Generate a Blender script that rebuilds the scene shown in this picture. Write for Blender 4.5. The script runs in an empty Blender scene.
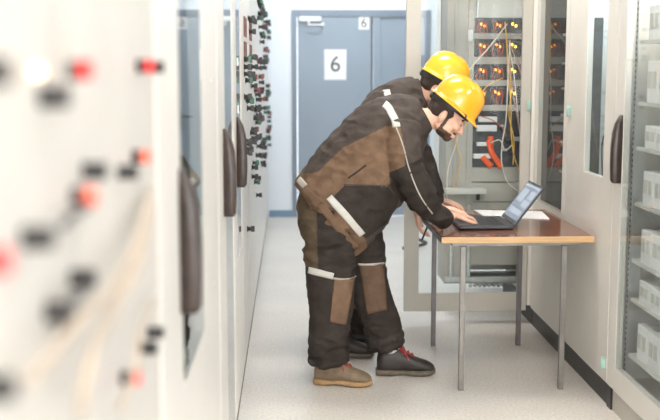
import bpy, bmesh, math, random
from mathutils import Vector, Matrix, noise
random.seed(7)
C = bpy.context.scene.collection
PI = math.pi

# ------------------------------------------------------------------ materials
def mat(name, col, rough=0.5, var=0.0, scale=8.0, bump=0.0, bscale=60.0, metal=0.0, emit=None, estr=0.0, coat=0.0, stretch=(1,1,1), col2=None, spec=0.5):
    m = bpy.data.materials.new(name); m.use_nodes = True
    nt = m.node_tree; N = nt.nodes; L = nt.links
    b = N['Principled BSDF']
    b.inputs['Base Color'].default_value = (*col, 1)
    b.inputs['Roughness'].default_value = rough
    b.inputs['Metallic'].default_value = metal
    b.inputs['Coat Weight'].default_value = coat
    b.inputs['Specular IOR Level'].default_value = spec
    tc = N.new('ShaderNodeTexCoord'); mp = N.new('ShaderNodeMapping'); mp.inputs['Scale'].default_value = stretch
    L.new(tc.outputs['Object'], mp.inputs['Vector'])
    nz = N.new('ShaderNodeTexNoise'); nz.inputs['Scale'].default_value = scale; nz.inputs['Detail'].default_value = 4
    L.new(mp.outputs[0], nz.inputs['Vector'])
    rp = N.new('ShaderNodeValToRGB')
    c2 = col2 if col2 else tuple(max(0, c*(1-var)) for c in col)
    c1 = col if col2 else tuple(min(1, c*(1+var)) for c in col)
    rp.color_ramp.elements[0].position = 0.35; rp.color_ramp.elements[1].position = 0.65
    rp.color_ramp.elements[0].color = (*c2, 1); rp.color_ramp.elements[1].color = (*c1, 1)
    L.new(nz.outputs['Fac'], rp.inputs[0]); L.new(rp.outputs[0], b.inputs['Base Color'])
    if bump > 0:
        n2 = N.new('ShaderNodeTexNoise'); n2.inputs['Scale'].default_value = bscale; n2.inputs['Detail'].default_value = 3
        L.new(mp.outputs[0], n2.inputs['Vector'])
        bp = N.new('ShaderNodeBump'); bp.inputs['Strength'].default_value = bump; bp.inputs['Distance'].default_value = 0.01
        L.new(n2.outputs['Fac'], bp.inputs['Height']); L.new(bp.outputs[0], b.inputs['Normal'])
    if emit:
        b.inputs['Emission Color'].default_value = (*emit, 1); b.inputs['Emission Strength'].default_value = estr
    return m

def glass_mat(name, tint=(0.93, 0.96, 0.97), rough=0.02, refl=1.4):
    m = bpy.data.materials.new(name); m.use_nodes = True
    nt = m.node_tree; N = nt.nodes; L = nt.links
    for n in list(N): N.remove(n)
    out = N.new('ShaderNodeOutputMaterial'); mx = N.new('ShaderNodeMixShader')
    fr = N.new('ShaderNodeFresnel'); fr.inputs['IOR'].default_value = 1.5
    tr = N.new('ShaderNodeBsdfTransparent'); tr.inputs[0].default_value = (*tint, 1)
    gl = N.new('ShaderNodeBsdfGlossy'); gl.inputs['Roughness'].default_value = rough
    mt = N.new('ShaderNodeMath'); mt.operation = 'MULTIPLY'; mt.inputs[1].default_value = refl; mt.use_clamp = True
    nz = N.new('ShaderNodeTexNoise'); nz.inputs['Scale'].default_value = 2.0
    bp = N.new('ShaderNodeBump'); bp.inputs['Strength'].default_value = 0.02; bp.inputs['Distance'].default_value = 0.002
    L.new(nz.outputs['Fac'], bp.inputs['Height']); L.new(bp.outputs[0], gl.inputs['Normal'])
    ge = N.new('ShaderNodeNewGeometry'); inv = N.new('ShaderNodeMath'); inv.operation = 'SUBTRACT'; inv.inputs[0].default_value = 1
    m2 = N.new('ShaderNodeMath'); m2.operation = 'MULTIPLY'
    L.new(ge.outputs['Backfacing'], inv.inputs[1]); L.new(mt.outputs[0], m2.inputs[0]); L.new(inv.outputs[0], m2.inputs[1])
    L.new(fr.outputs[0], mt.inputs[0]); L.new(m2.outputs[0], mx.inputs[0])
    L.new(tr.outputs[0], mx.inputs[1]); L.new(gl.outputs[0], mx.inputs[2]); L.new(mx.outputs[0], out.inputs[0])
    return m

M = {}
M['cream'] = mat('cream_enamel', (0.76, 0.725, 0.66), 0.35, 0.03, 3, 0.03, 200)
M['cream_l'] = mat('pale_enamel', (0.72, 0.69, 0.64), 0.35, 0.02, 3, 0.03, 200)
M['panel'] = mat('switch_panel_enamel', (0.56, 0.535, 0.49), 0.45, 0.04, 5)
M['beige'] = mat('beige_enamel', (0.47, 0.43, 0.37), 0.4, 0.04, 3, 0.03, 200)
M['inner'] = mat('cabinet_inside', (0.62, 0.61, 0.57), 0.5, 0.05, 4)
M['shade_in'] = mat('shaded_cabinet_inside', (0.085, 0.082, 0.076), 0.5, 0.05, 4)  # darker copy of the cabinet inside, shade put into the colour
M['frame_grey'] = mat('door_frame_paint', (0.50, 0.47, 0.41), 0.42, 0.03, 3)
M['rackgrey'] = mat('rack_paint', (0.44, 0.41, 0.36), 0.45, 0.04, 5)
M['black'] = mat('black_plastic', (0.02, 0.018, 0.018), 0.4, 0.3, 20)
M['handle'] = mat('brown_black_plastic', (0.045, 0.03, 0.025), 0.35, 0.2, 20)
M['plinth'] = mat('black_plinth', (0.035, 0.032, 0.03), 0.45, 0.3, 6)
M['dark'] = mat('dark_module', (0.055, 0.06, 0.065), 0.5, 0.3, 30)
M['dkred'] = mat('dark_red_plastic', (0.30, 0.03, 0.03), 0.35, 0.1, 10)
M['red'] = mat('red_plastic', (0.85, 0.03, 0.03), 0.3, 0.1, 10)
M['salmon'] = mat('faded_red_plastic', (0.85, 0.16, 0.10), 0.35, 0.1, 10)
M['green'] = mat('green_plastic', (0.03, 0.14, 0.09), 0.35, 0.1, 10)
M['plate'] = mat('brown_label_plate', (0.16, 0.07, 0.06), 0.5, 0.2, 40)
M['teal'] = mat('teal_hinge_plastic', (0.36, 0.56, 0.49), 0.35, 0.1, 20)
M['white'] = mat('white_plastic', (0.85, 0.85, 0.84), 0.4, 0.03, 10)
M['orange'] = mat('orange_sleeving', (0.95, 0.12, 0.025), 0.45, 0.1, 20)
M['wire_o'] = mat('orange_wire', (0.60, 0.10, 0.03), 0.5, 0.2, 20)
M['wire_y'] = mat('yellow_wire', (0.85, 0.50, 0.10), 0.45, 0.1, 20)
M['wire_w'] = mat('white_wire', (0.80, 0.74, 0.66), 0.45, 0.1, 20)
M['wire_b'] = mat('beige_wire', (0.42, 0.34, 0.26), 0.45, 0.1, 20)
M['wire_k'] = mat('black_wire', (0.03, 0.03, 0.03), 0.45, 0.1, 20)
M['wire_p'] = mat('pink_wire', (0.55, 0.33, 0.27), 0.45, 0.1, 20)
M['lamp_o'] = mat('amber_indicator', (1.0, 0.35, 0.03), 0.3, emit=(1.0, 0.30, 0.03), estr=2.2)
M['lamp_y'] = mat('yellow_indicator', (1.0, 0.6, 0.05), 0.3, emit=(1.0, 0.55, 0.05), estr=2.2)
M['lamp_w'] = mat('warm_lamp_glass', (1.0, 0.72, 0.45), 0.2, emit=(1.0, 0.66, 0.36), estr=2.0)
M['steel'] = mat('table_leg_steel', (0.23, 0.215, 0.20), 0.35, 0.1, 15, metal=0.6)
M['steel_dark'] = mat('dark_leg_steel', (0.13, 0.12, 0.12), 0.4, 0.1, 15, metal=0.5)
M['galv'] = mat('galvanised_rail', (0.52, 0.54, 0.53), 0.35, 0.1, 30, metal=0.5)
M['oak'] = mat('light_wood_edge', (0.58, 0.36, 0.17), 0.4, 0.12, 6, stretch=(1, 20, 20))
M['mahogany'] = mat('dark_red_wood_veneer', (0.19, 0.060, 0.027), 0.20, 0.45, 5, stretch=(1.5, 14, 1), coat=0.4)
M['laptop'] = mat('laptop_shell', (0.045, 0.045, 0.05), 0.35, 0.1, 30)
M['keys'] = mat('laptop_keys', (0.02, 0.02, 0.022), 0.5, 0.1, 60)
M['paper'] = mat('paper', (0.88, 0.87, 0.85), 0.8, 0.02, 10)
M['skin'] = mat('skin', (0.78, 0.46, 0.33), 0.5, 0.08, 25, 0.05, 120)
M['eye'] = mat('eye_white', (.5, .42, .38), .3)
M['beard'] = mat('beard_stubble', (0.10, 0.055, 0.038), 0.8, 0.4, 120, 0.3, 300)
M['hair'] = mat('dark_brown_hair', (0.045, 0.025, 0.018), 0.6, 0.4, 60, 0.5, 200, stretch=(1, 1, 4))
M['helmet'] = mat('yellow_helmet_shell', (0.93, 0.43, 0.015), 0.22, 0.03, 6, coat=0.5)
M['helmet2'] = mat('lemon_helmet_shell', (0.93, 0.50, 0.025), 0.22, 0.03, 6, coat=0.5)
M['strap'] = mat('helmet_headband', (0.03, 0.03, 0.032), 0.5, 0.2, 20)
M['jdark'] = mat('charcoal_workwear', (0.037, 0.029, 0.025), 0.8, 0.25, 14, 0.7, 18, spec=0.2)
M['jgrey'] = mat('grey_brown_workwear', (0.072, 0.057, 0.049), 0.8, 0.18, 14, 0.7, 18, spec=0.25)
M['jbrown'] = mat('brown_workwear', (0.175, 0.108, 0.068), 0.8, 0.2, 14, 0.7, 18, spec=0.2)
M['jbrown2'] = mat('dark_brown_workwear', (0.115, 0.072, 0.047), 0.8, 0.2, 14, 0.7, 18, spec=0.2)
M['jolive'] = mat('olive_brown_workwear', (0.100, 0.070, 0.045), 0.8, 0.2, 14, 0.7, 18, spec=0.2)
M['reflect'] = mat('reflective_tape', (0.56, 0.54, 0.50), 0.5, 0.05, 40)
M['piping'] = mat('pale_piping', (0.46, 0.42, 0.37), 0.6, 0.05, 40)
M['tan_suede'] = mat('tan_suede', (0.20, 0.145, 0.092), 0.8, 0.15, 25, 0.3, 150)
M['tan_sole'] = mat('tan_rubber_sole', (0.36, 0.22, 0.10), 0.7, 0.15, 30)
M['dark_leather'] = mat('dark_leather', (0.028, 0.023, 0.019), 0.5, 0.25, 25, 0.2, 150)
M['dark_sole'] = mat('worn_dark_sole', (0.12, 0.095, 0.068), 0.7, 0.25, 30)
M['lace'] = mat('red_laces', (0.35, 0.05, 0.045), 0.7, 0.1, 60)
M['sock'] = mat('grey_sock', (0.62, 0.60, 0.60), 0.9, 0.2, 60)
M['wall'] = mat('white_wall_paint', (0.80, 0.84, 0.89), 0.7, 0.015, 2)
M['ceil'] = mat('ceiling_paint', (0.85, 0.85, 0.84), 0.8, 0.02, 2)
M['doorblue'] = mat('blue_grey_door_paint', (0.29, 0.345, 0.405), 0.42, 0.03, 2)
M['doorframe'] = mat('blue_grey_frame_paint', (0.22, 0.26, 0.31), 0.42, 0.03, 2)
M['skirt'] = mat('blue_baseboard', (0.20, 0.29, 0.40), 0.5, 0.05, 3)
M['ink'] = mat('dark_print', (0.06, 0.07, 0.08), 0.6)
M['lampcool'] = mat('cool_ceiling_diffuser', (1, 1, 1), 0.5, emit=(0.88, 0.95, 1.0), estr=8.0)
M['tube_cool'] = mat('cool_fill_tube', (1, 1, 1), 0.5, emit=(0.78, 0.90, 1.0), estr=50)  # glow of the added tube that brightens the narrow-window cabinet
M['tube'] = mat('fill_tube', (1, 1, 1), 0.5, emit=(1.0, 0.96, 0.90), estr=50)  # glow of the added tube that brightens the near right cabinet
M['lampface'] = mat('ceiling_diffuser', (1, 1, 1), 0.5, emit=(1.0, 0.965, 0.92), estr=8.0)
M['glass'] = glass_mat('cabinet_glass', (0.92, 0.95, 0.95), refl=1.15)
M['glass_door'] = glass_mat('open_door_glass', (0.94, 0.96, 0.96), refl=0.8)
M['glass_clear'] = glass_mat('near_cabinet_glass', (0.94, 0.96, 0.96), refl=1.0)

# floor: speckled linoleum
def floor_mat():
    m = bpy.data.materials.new('speckled_linoleum'); m.use_nodes = True
    nt = m.node_tree; N = nt.nodes; L = nt.links; b = N['Principled BSDF']
    tc = N.new('ShaderNodeTexCoord')
    def nz(s, d):
        n = N.new('ShaderNodeTexNoise'); n.inputs['Scale'].default_value = s; n.inputs['Detail'].default_value = d
        L.new(tc.outputs['Object'], n.inputs['Vector']); return n
    a, c = nz(70, 3), nz(2.2, 4)
    r = N.new('ShaderNodeValToRGB'); r.color_ramp.elements[0].position = 0.3; r.color_ramp.elements[1].position = 0.7
    r.color_ramp.elements[0].color = (0.60, 0.550, 0.495, 1); r.color_ramp.elements[1].color = (0.77, 0.725, 0.67, 1)
    r2 = N.new('ShaderNodeValToRGB'); r2.color_ramp.elements[0].position = 0.3; r2.color_ramp.elements[1].position = 0.7
    r2.color_ramp.elements[0].color = (0.9, 0.9, 0.9, 1); r2.color_ramp.elements[1].color = (1, 1, 1, 1)
    mx = N.new('ShaderNodeMix'); mx.data_type = 'RGBA'; mx.blend_type = 'MULTIPLY'; mx.inputs[0].default_value = 1
    L.new(a.outputs['Fac'], r.inputs[0]); L.new(c.outputs['Fac'], r2.inputs[0])
    L.new(r.outputs[0], mx.inputs[6]); L.new(r2.outputs[0], mx.inputs[7]); L.new(mx.outputs[2], b.inputs['Base Color'])
    b.inputs['Roughness'].default_value = 0.42
    bp = N.new('ShaderNodeBump'); bp.inputs['Strength'].default_value = 0.05; L.new(a.outputs['Fac'], bp.inputs['Height']); L.new(bp.outputs[0], b.inputs['Normal'])
    return m
M['floor'] = floor_mat()

# ------------------------------------------------------------------ mesh helpers
def wloc(o):
    v = Vector((0, 0, 0))
    while o: v += o.location; o = o.parent
    return v

class MB:
    def __init__(s): s.bm = bmesh.new()
    def box(s, x0, x1, y0, y1, z0, z1, bev=0.0, mi=0):
        x0, x1 = sorted((x0, x1)); y0, y1 = sorted((y0, y1)); z0, z1 = sorted((z0, z1))
        g = bmesh.ops.create_cube(s.bm, size=1)['verts']
        for v in g: v.co = Vector(((x0+x1)/2+v.co.x*(x1-x0), (y0+y1)/2+v.co.y*(y1-y0), (z0+z1)/2+v.co.z*(z1-z0)))
        fs = set(f for v in g for f in v.link_faces)
        for f in fs: f.material_index = mi
        if bev > 0:
            es = list(set(e for v in g for e in v.link_edges))
            r = bmesh.ops.bevel(s.bm, geom=es, offset=bev, segments=2, affect='EDGES', profile=0.5)
            for f in r['faces']: f.material_index = mi
        return s
    def cyl(s, p0, p1, r0, r1=None, n=20, mi=0):
        r1 = r0 if r1 is None else r1
        p0, p1 = Vector(p0), Vector(p1); d = (p1-p0); u = d.normalized()
        a = u.orthogonal().normalized(); b = u.cross(a)
        R = []
        for p, r in ((p0, r0), (p1, r1)):
            R.append([s.bm.verts.new(p+(a*math.cos(2*PI*k/n)+b*math.sin(2*PI*k/n))*r) for k in range(n)])
        for k in range(n):
            f = s.bm.faces.new((R[0][k], R[0][(k+1) % n], R[1][(k+1) % n], R[1][k])); f.material_index = mi; f.smooth = True
        for q in (R[0][::-1], R[1]): 
            f = s.bm.faces.new(q); f.material_index = mi
        return s
    def rings(s, rings, mi=0, smooth=True):
        V = [[s.bm.verts.new(p) for p in r] for r in rings]; n = len(V[0])
        for i in range(len(V)-1):
            for k in range(n):
                f = s.bm.faces.new((V[i][k], V[i][(k+1) % n], V[i+1][(k+1) % n], V[i+1][k])); f.material_index = mi; f.smooth = smooth
        for q in (V[0][::-1], V[-1]):
            f = s.bm.faces.new(q); f.material_index = mi
        return s
    def ell(s, c, r, rot=None, seg=24, mi=0):
        g = bmesh.ops.create_uvsphere(s.bm, u_segments=seg, v_segments=seg//2+2, radius=1)['verts']
        for v in g:
            q = Vector((v.co.x*r[0], v.co.y*r[1], v.co.z*r[2]))
            if rot: q = rot @ q
            v.co = Vector(c)+q
        for f in set(f for v in g for f in v.link_faces): f.material_index = mi; f.smooth = True
        return s
    def tube(s, pts, r, n=8, mi=0):
        P = spline(pts, 5); R = []
        for i, p in enumerate(P):
            t = (P[min(i+1, len(P)-1)]-P[max(i-1, 0)]).normalized()
            a = t.cross(Vector((0.13, 0.98, 0.11))).normalized(); b = t.cross(a)
            R.append([p+(a*math.cos(2*PI*k/n)+b*math.sin(2*PI*k/n))*r for k in range(n)])
        return s.rings(R, mi)
    # chain of elliptical sections: key = (x, y, z, half thickness in the x-z plane, half width in y)
    def limb(s, keys, n=28, sub=5, power=2.0, mi=0, side=(0, 1, 0)):
        K = [list(k) for k in keys]; P = []
        for i in range(len(K)-1):
            k0, k1, k2, k3 = K[max(i-1, 0)], K[i], K[i+1], K[min(i+2, len(K)-1)]
            for j in range(sub):
                t = j/sub
                P.append([0.5*((2*b)+(-a+c)*t+(2*a-5*b+4*c-d)*t*t+(-a+3*b-3*c+d)*t**3) for a, b, c, d in zip(k0, k1, k2, k3)])
        P.append(K[-1]); R = []; sd = Vector(side)
        for i, p in enumerate(P):
            t = (Vector(P[min(i+1, len(P)-1)][:3])-Vector(P[max(i-1, 0)][:3])).normalized()
            a = sd.cross(t).normalized(); b = t.cross(a).normalized(); c = Vector(p[:3])
            ring = []
            for k in range(n):
                w = 2*PI*k/n; cw, sw = math.cos(w), math.sin(w)
                e = 2/power
                ring.append(c+a*(abs(cw)**e*math.copysign(1, cw))*p[3]+b*(abs(sw)**e*math.copysign(1, sw))*p[4])
            R.append(ring)
        return s.rings(R, mi)
    def build(s, name, mats, parent=None, loc=None):
        if not isinstance(mats, (list, tuple)): mats = [mats]
        off = wloc(parent) if parent else Vector(loc or (0, 0, 0))
        bmesh.ops.recalc_face_normals(s.bm, faces=s.bm.faces[:])
        for v in s.bm.verts: v.co -= off
        me = bpy.data.meshes.new(name); s.bm.to_mesh(me); s.bm.free()
        for m in mats: me.materials.append(m)
        o = bpy.data.objects.new(name, me); C.objects.link(o)
        if parent: o.parent = parent
        else: o.location = off
        return o

def spline(pts, sub):
    K = [Vector(p) for p in pts]; P = []
    for i in range(len(K)-1):
        a, b, c, d = K[max(i-1, 0)], K[i], K[i+1], K[min(i+2, len(K)-1)]
        for j in range(sub):
            t = j/sub
            P.append(0.5*((2*b)+(-a+c)*t+(2*a-5*b+4*c-d)*t*t+(-a+3*b-3*c+d)*t**3))
    P.append(K[-1]); return P

def empty(name, loc, label=None, cat=None, group=None):
    o = bpy.data.objects.new(name, None); C.objects.link(o); o.location = loc; o.empty_display_size = 0.1
    if label: tag(o, label, cat, group)
    return o
def tag(o, label, cat, group=None):
    o['label'] = label; o['category'] = cat
    if group: o['group'] = group
    return o
def struct(o): o['kind'] = 'structure'; return o
def cp(o, parent, loc):
    c = o.copy(); C.objects.link(c); c.parent = parent; c.location = Vector(loc)-wloc(parent); return c
def inpoly(x, z, P):
    r = False; j = len(P)-1
    for i in range(len(P)):
        if (P[i][1] > z) != (P[j][1] > z) and x < (P[j][0]-P[i][0])*(z-P[i][1])/(P[j][1]-P[i][1])+P[i][0]: r = not r
        j = i
    return r
def remeshed(o, voxel, smooth=4, fac=0.5):
    m = o.modifiers.new('r', 'REMESH'); m.mode = 'VOXEL'; m.voxel_size = voxel; m.use_smooth_shade = True
    if smooth:
        q = o.modifiers.new('s', 'SMOOTH'); q.iterations = smooth; q.factor = fac
    dg = bpy.context.evaluated_depsgraph_get(); dg.update()
    me = bpy.data.meshes.new_from_object(o.evaluated_get(dg))
    o.modifiers.clear(); old = o.data; mats = list(old.materials)
    o.data = me; me.name = old.name
    me.materials.clear()
    for k in mats: me.materials.append(k)
    for p in me.polygons: p.material_index = 0; p.use_smooth = True
    return o
def wrinkle(o, amp, freq, field=None, off=(0, 0, 0)):
    w = wloc(o); me = o.data; N = [v.normal.copy() for v in me.vertices]
    for v, n in zip(me.vertices, N):
        p = v.co+w+Vector(off)
        q = Vector((p.x*freq[0], p.y*freq[1], p.z*freq[2]))
        a = amp*(field(p) if field else 1)
        f = noise.noise(q)*0.65+noise.noise(q*2.1)*0.35
        f = (1-abs(f)*2.6)*0.6+f*0.6
        v.co += n*(f*a)
    me.update()
def shell_from(o, pred, name, m, parent, off=0.004, thick=0.003):
    # a strip of tape or piping sewn on: follows the cloth and stands slightly proud of it
    w = wloc(o); me = o.data; bm = bmesh.new(); idx = {}
    def vv(i, k):
        if (i, k) not in idx:
            v = me.vertices[i]; idx[(i, k)] = bm.verts.new(v.co+w+v.normal*(off if k else off-thick-0.003))
        return idx[(i, k)]
    keep = [p for p in me.polygons if pred(p.center+w, p.normal)]
    if not keep: bm.free(); return None
    cnt = {}
    for p in keep:
        vs = list(p.vertices)
        for a, b in zip(vs, vs[1:]+vs[:1]): cnt[(a, b)] = 1
    for p in keep:
        vs = list(p.vertices)
        bm.faces.new([vv(i, 1) for i in vs]); bm.faces.new([vv(i, 0) for i in reversed(vs)])
    for (a, b) in cnt:
        if (b, a) not in cnt: bm.faces.new((vv(b, 1), vv(a, 1), vv(a, 0), vv(b, 0)))
    mb = MB(); mb.bm.free(); mb.bm = bm
    r = mb.build(name, m, parent)
    for p in r.data.polygons: p.use_smooth = True
    return r

def sewn(o, rows, name, m, parent, y_from=4.6, off=.0045, nmax=None):
    # rows: list of lists of (x, z) forming a grid; each point is laid on the near side of the cloth
    from mathutils.bvhtree import BVHTree
    w = wloc(o); t = BVHTree.FromPolygons([v.co for v in o.data.vertices], [p.vertices for p in o.data.polygons])
    out = []
    for r in rows:
        q = []
        for x, z in r:
            h = t.ray_cast(Vector((x, y_from, z))-w, Vector((0, 1, 0)))
            if h[0] is None:
                h2 = t.find_nearest(Vector((x, y_from+.7, z))-w); h = h2
            q.append((h[0]+w, h[1] if h[1].y < 0 else -h[1]))
        out.append(q)
    n = len(out[0])
    for it in range(18):
        new = []
        for i, r in enumerate(out):
            if i in (0, len(out)-1): new.append(r); continue
            new.append([((out[i-1][k][0]+out[i+1][k][0]+r[k][0]*2)/4, ((out[i-1][k][1]+out[i+1][k][1]+r[k][1]*2)/4).normalized()) for k in range(n)])
        out = new
    b = MB()
    T = [[b.bm.verts.new(p+nn*off) for p, nn in r] for r in out]; U = [[b.bm.verts.new(p-nn*.004) for p, nn in r] for r in out]
    for i in range(len(T)-1):
        for k in range(n-1):
            b.bm.faces.new((T[i][k], T[i][k+1], T[i+1][k+1], T[i+1][k])).smooth = True; b.bm.faces.new((U[i][k+1], U[i][k], U[i+1][k], U[i+1][k+1]))
    for i in range(len(T)-1):
        b.bm.faces.new((T[i][0], T[i+1][0], U[i+1][0], U[i][0])); b.bm.faces.new((T[i+1][-1], T[i][-1], U[i][-1], U[i+1][-1]))
    for k in range(n-1):
        b.bm.faces.new((T[0][k+1], T[0][k], U[0][k], U[0][k+1])); b.bm.faces.new((T[-1][k], T[-1][k+1], U[-1][k+1], U[-1][k]))
    return b.build(name, m, parent)
def ribbon_rows(pts, w, n=4):
    P = spline([(x, 0, z) for x, z in pts], 10); rows = []
    for i, p in enumerate(P):
        t = (P[min(i+1, len(P)-1)]-P[max(i-1, 0)]).normalized(); a = Vector((-t.z, 0, t.x))
        rows.append([((p+a*w*(k/n-.5)).x, (p+a*w*(k/n-.5)).z) for k in range(n+1)])
    return rows
def quad_rows(a, b_, c, d, n=14):
    rows = []
    for i in range(n+1):
        u = i/n; rows.append([tuple((1-v)*((1-u)*a[q]+u*d[q])+v*((1-u)*b_[q]+u*c[q]) for q in (0, 1)) for v in (k/n for k in range(n+1))])
    return rows

def text_mesh(name, body, size, m, parent, pos, rot):
    cu = bpy.data.curves.new(name, 'FONT'); cu.body = body; cu.size = size; cu.extrude = 0.001; cu.align_x = 'CENTER'; cu.align_y = 'CENTER'
    t = bpy.data.objects.new(name, cu); C.objects.link(t)
    dg = bpy.context.evaluated_depsgraph_get(); dg.update()
    me = bpy.data.meshes.new_from_object(t.evaluated_get(dg))
    bpy.data.objects.remove(t); me.transform(Matrix.Rotation(rot[2], 4, 'Z') @ Matrix.Rotation(rot[0], 4, 'X'))
    me.materials.clear(); me.materials.append(m)
    o = bpy.data.objects.new(name, me); C.objects.link(o); o.parent = parent; o.location = Vector(pos)-wloc(parent)
    return o

# ------------------------------------------------------------------ room
XL, XR = -0.235, 1.50            # front planes of the two cabinet rows
FY = 11.5                         # far wall
H = 3.3
RX0, RX1, RY0 = -1.3, 2.7, -4.5
struct(MB().box(RX0-.1, RX1+.1, RY0-.1, FY+.15, -0.1, 0).build('floor', M['floor']))
struct(MB().box(RX0-.1, RX1+.1, RY0-.1, FY+.15, H, H+.1).build('ceiling', M['ceil']))
struct(MB().box(RX0-.1, RX0, RY0-.1, FY+.15, 0, H).build('wall_left', M['wall']))
struct(MB().box(RX1, RX1+.1, RY0-.1, FY+.15, 0, H).build('wall_right', M['wall']))
w = MB()
w.box(RX0, 0.02, FY, FY+.15, 0, H); w.box(1.50, RX1, FY, FY+.15, 0, H); w.box(0.02, 1.50, FY, FY+.15, 2.21, H)
struct(w.build('wall_far', M['wall']))
# rear wall behind the camera with a wide window
w = MB()
w.box(RX0, RX1, RY0-.1, RY0, 0, 0.8); w.box(RX0, RX1, RY0-.1, RY0, 2.9, H)
w.box(RX0, -0.9, RY0-.1, RY0, 0.8, 2.9); w.box(2.3, RX1, RY0-.1, RY0, 0.8, 2.9)
struct(w.build('wall_rear', M['wall']))
win = struct(empty('window_1', (0.7, RY0, 0.8)))
w = MB()
for x0, x1 in ((-0.9, -0.84), (0.67, 0.73), (2.24, 2.3)): w.box(x0, x1, RY0-.07, RY0-.02, 0.8, 2.9)
for z0 in (0.8, 2.84): w.box(-0.84, 2.24, RY0-.07, RY0-.02, z0, z0+.06)
w.build('window_frame', M['white'], win)
MB().box(-0.84, 2.24, RY0-.05, RY0-.044, 0.86, 2.84).build('window_pane', M['glass_door'], win)

w = MB(); w.box(-0.232, 0.02, FY-.015, FY, 0, 0.075, 0.003)
struct(w.build('baseboard_far', M['skirt']))
w = MB(); w.box(1.50, 1.55, FY-.015, FY, 0, 0.075, 0.003)
struct(w.build('baseboard_right', M['skirt']))
# grey pilaster strip on the far wall, right of the door
struct(MB().box(1.555, 1.64, FY-.05, FY-.001, 0, H, 0.004).build('trim_1', M['cream']))

# double door
d = struct(empty('door_1', (0.75, FY, 0)))
w = MB()
w.box(0.02, 0.075, FY-.02, FY+.12, 0, 2.21, .004); w.box(1.445, 1.50, FY-.02, FY+.12, 0, 2.21, .004); w.box(0.075, 1.445, FY-.02, FY+.12, 2.14, 2.21, .004)
w.build('door_frame', M['doorframe'], d)
lf = MB().box(0.08, 0.862, FY-.005, FY+.045, 0.01, 2.137, .004).build('door_leaf', M['doorblue'], d)
MB().box(0.866, 0.886, FY+.02, FY+.05, 0.01, 2.137, .002).build('door_seal', M['ink'], d)
w = MB(); w.box(0.89, 1.44, FY+.012, FY+.06, 0.01, 2.137, .004); w.box(0.89, 0.96, FY-.012, FY+.012, 0.01, 2.137, .003)
w.build('door_leaf', M['doorblue'], d)
w = MB(); w.box(0.80, 0.835, FY-.014, FY-.005, 0.95, 1.13, .002); w.cyl((0.815, FY-.014, 1.09), (0.815, FY-.06, 1.09), .009); w.cyl((0.823, FY-.055, 1.09), (0.68, FY-.055, 1.09), .009)
w.build('door_handle', M['ink'], lf)
w = MB(); w.box(0.10, 0.33, FY-.055, FY-.005, 2.09, 2.14, .006); w.cyl((0.20, FY-.055, 2.10), (0.20, FY-.075, 2.10), .012)
w.box(0.20, 0.36, FY-.085, FY-.07, 2.045, 2.06, .002); w.box(0.34, 0.36, FY-.08, FY-.005, 2.04, 2.075, .002); w.box(0.19, 0.21, FY-.085, FY-.07, 2.05, 2.11, .002)
w.build('door_closer', M['white'], lf)

def sign(x0, x1, z0, z1, size, label):
    t = empty('number_sign', ((x0+x1)/2, FY-.008, z0), label, 'sign')
    MB().box(x0, x1, FY-.0085, FY-.0055, z0, z1, .0008).build('sign_plate', M['paper'], t)
    text_mesh('number', '6', size, M['ink'], t, ((x0+x1)/2, FY-.0095, (z0+z1)/2), (PI/2, 0, 0))
sign(0.365, 0.600, 1.475, 1.795, 0.235, 'large white sheet reading 6 at eye height on the blue-grey door')
sign(0.730, 0.842, 2.005, 2.135, 0.135, 'small white plate reading 6 at the top right corner of the door leaf')

# ceiling lamps (above the picture)
first = None
for k, y in enumerate((-2.6, 0.2, 3.0, 5.6, 8.2, 10.4)):
    t = empty('ceiling_light', (0.63, y, H-.06), ['rectangular ceiling light nearest the rear window', 'rectangular ceiling light above the photographer', 'rectangular ceiling light above the near glazed cabinets', 'rectangular ceiling light above the table', 'rectangular ceiling light beyond the open glass door', 'rectangular ceiling light nearest the far door'][k], 'lamp', 'ceiling lights along the aisle')
    MB().box(0.03, 1.23, y-.34, y+.34, H-.05, H-.001, .004).build('light_housing', M['white'], t)
    MB().box(0.07, 1.19, y-.30, y+.30, H-.058, H-.0505).build('diffuser', M['lampface'] if k < 4 else M['lampcool'], t)

# ------------------------------------------------------------------ cabinets
CT = 2.2
def handle_mesh():
    # long tapering pull with a raised grip, standing about 4 cm off the door; x points away from the door
    b = MB(); R = []   # solid dark slab
    for z, o, i, h in ((0.0, .034, .0, .018), (.012, .042, .0, .02), (.08, .045, .0, .02), (.16, .045, .0, .02), (.23, .040, .0, .02), (.27, .030, .0, .018), (.30, .014, .0, .015), (.31, .008, .0, .010)):
        R.append([Vector((i, -h, z)), Vector((o*.9, -h, z)), Vector((o, -h*.7, z)), Vector((o, h*.7, z)), Vector((o*.9, h, z)), Vector((i, h, z))])
    b.rings(R); return b
def put_handle(parent, x, y, z, n):
    b = handle_mesh()
    for v in b.bm.verts: v.co = Vector((x+n*v.co.x, y+v.co.y, z+v.co.z))
    return b.build('handle', M['handle'], parent)
def hinge(parent, x, y, z, n, m='teal'):
    b = MB(); b.box(x, x+n*.012, y-.012, y+.012, z-.025, z+.025, .003); b.cyl((x+n*.014, y, z-.03), (x+n*.014, y, z+.03), .007)
    return b.build('hinge', M[m], parent)
def holed_rail(parent, x, y, z0, z1, n, w=.03, pitch=.025):
    r = MB().box(x, x-n*.004, y, y+w, z0, z1).build('mounting_rail', M['galv'], parent)
    b = MB(); k = z0+.02
    while k < z1-.02:
        b.box(x+n*.0006, x+n*.0001, y+w*.3, y+w*.75, k, k+pitch*.45); k += pitch
    b.build('rail_holes', M['black'], r)['label'] = 'dark square holes of the mounting rail'
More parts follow.
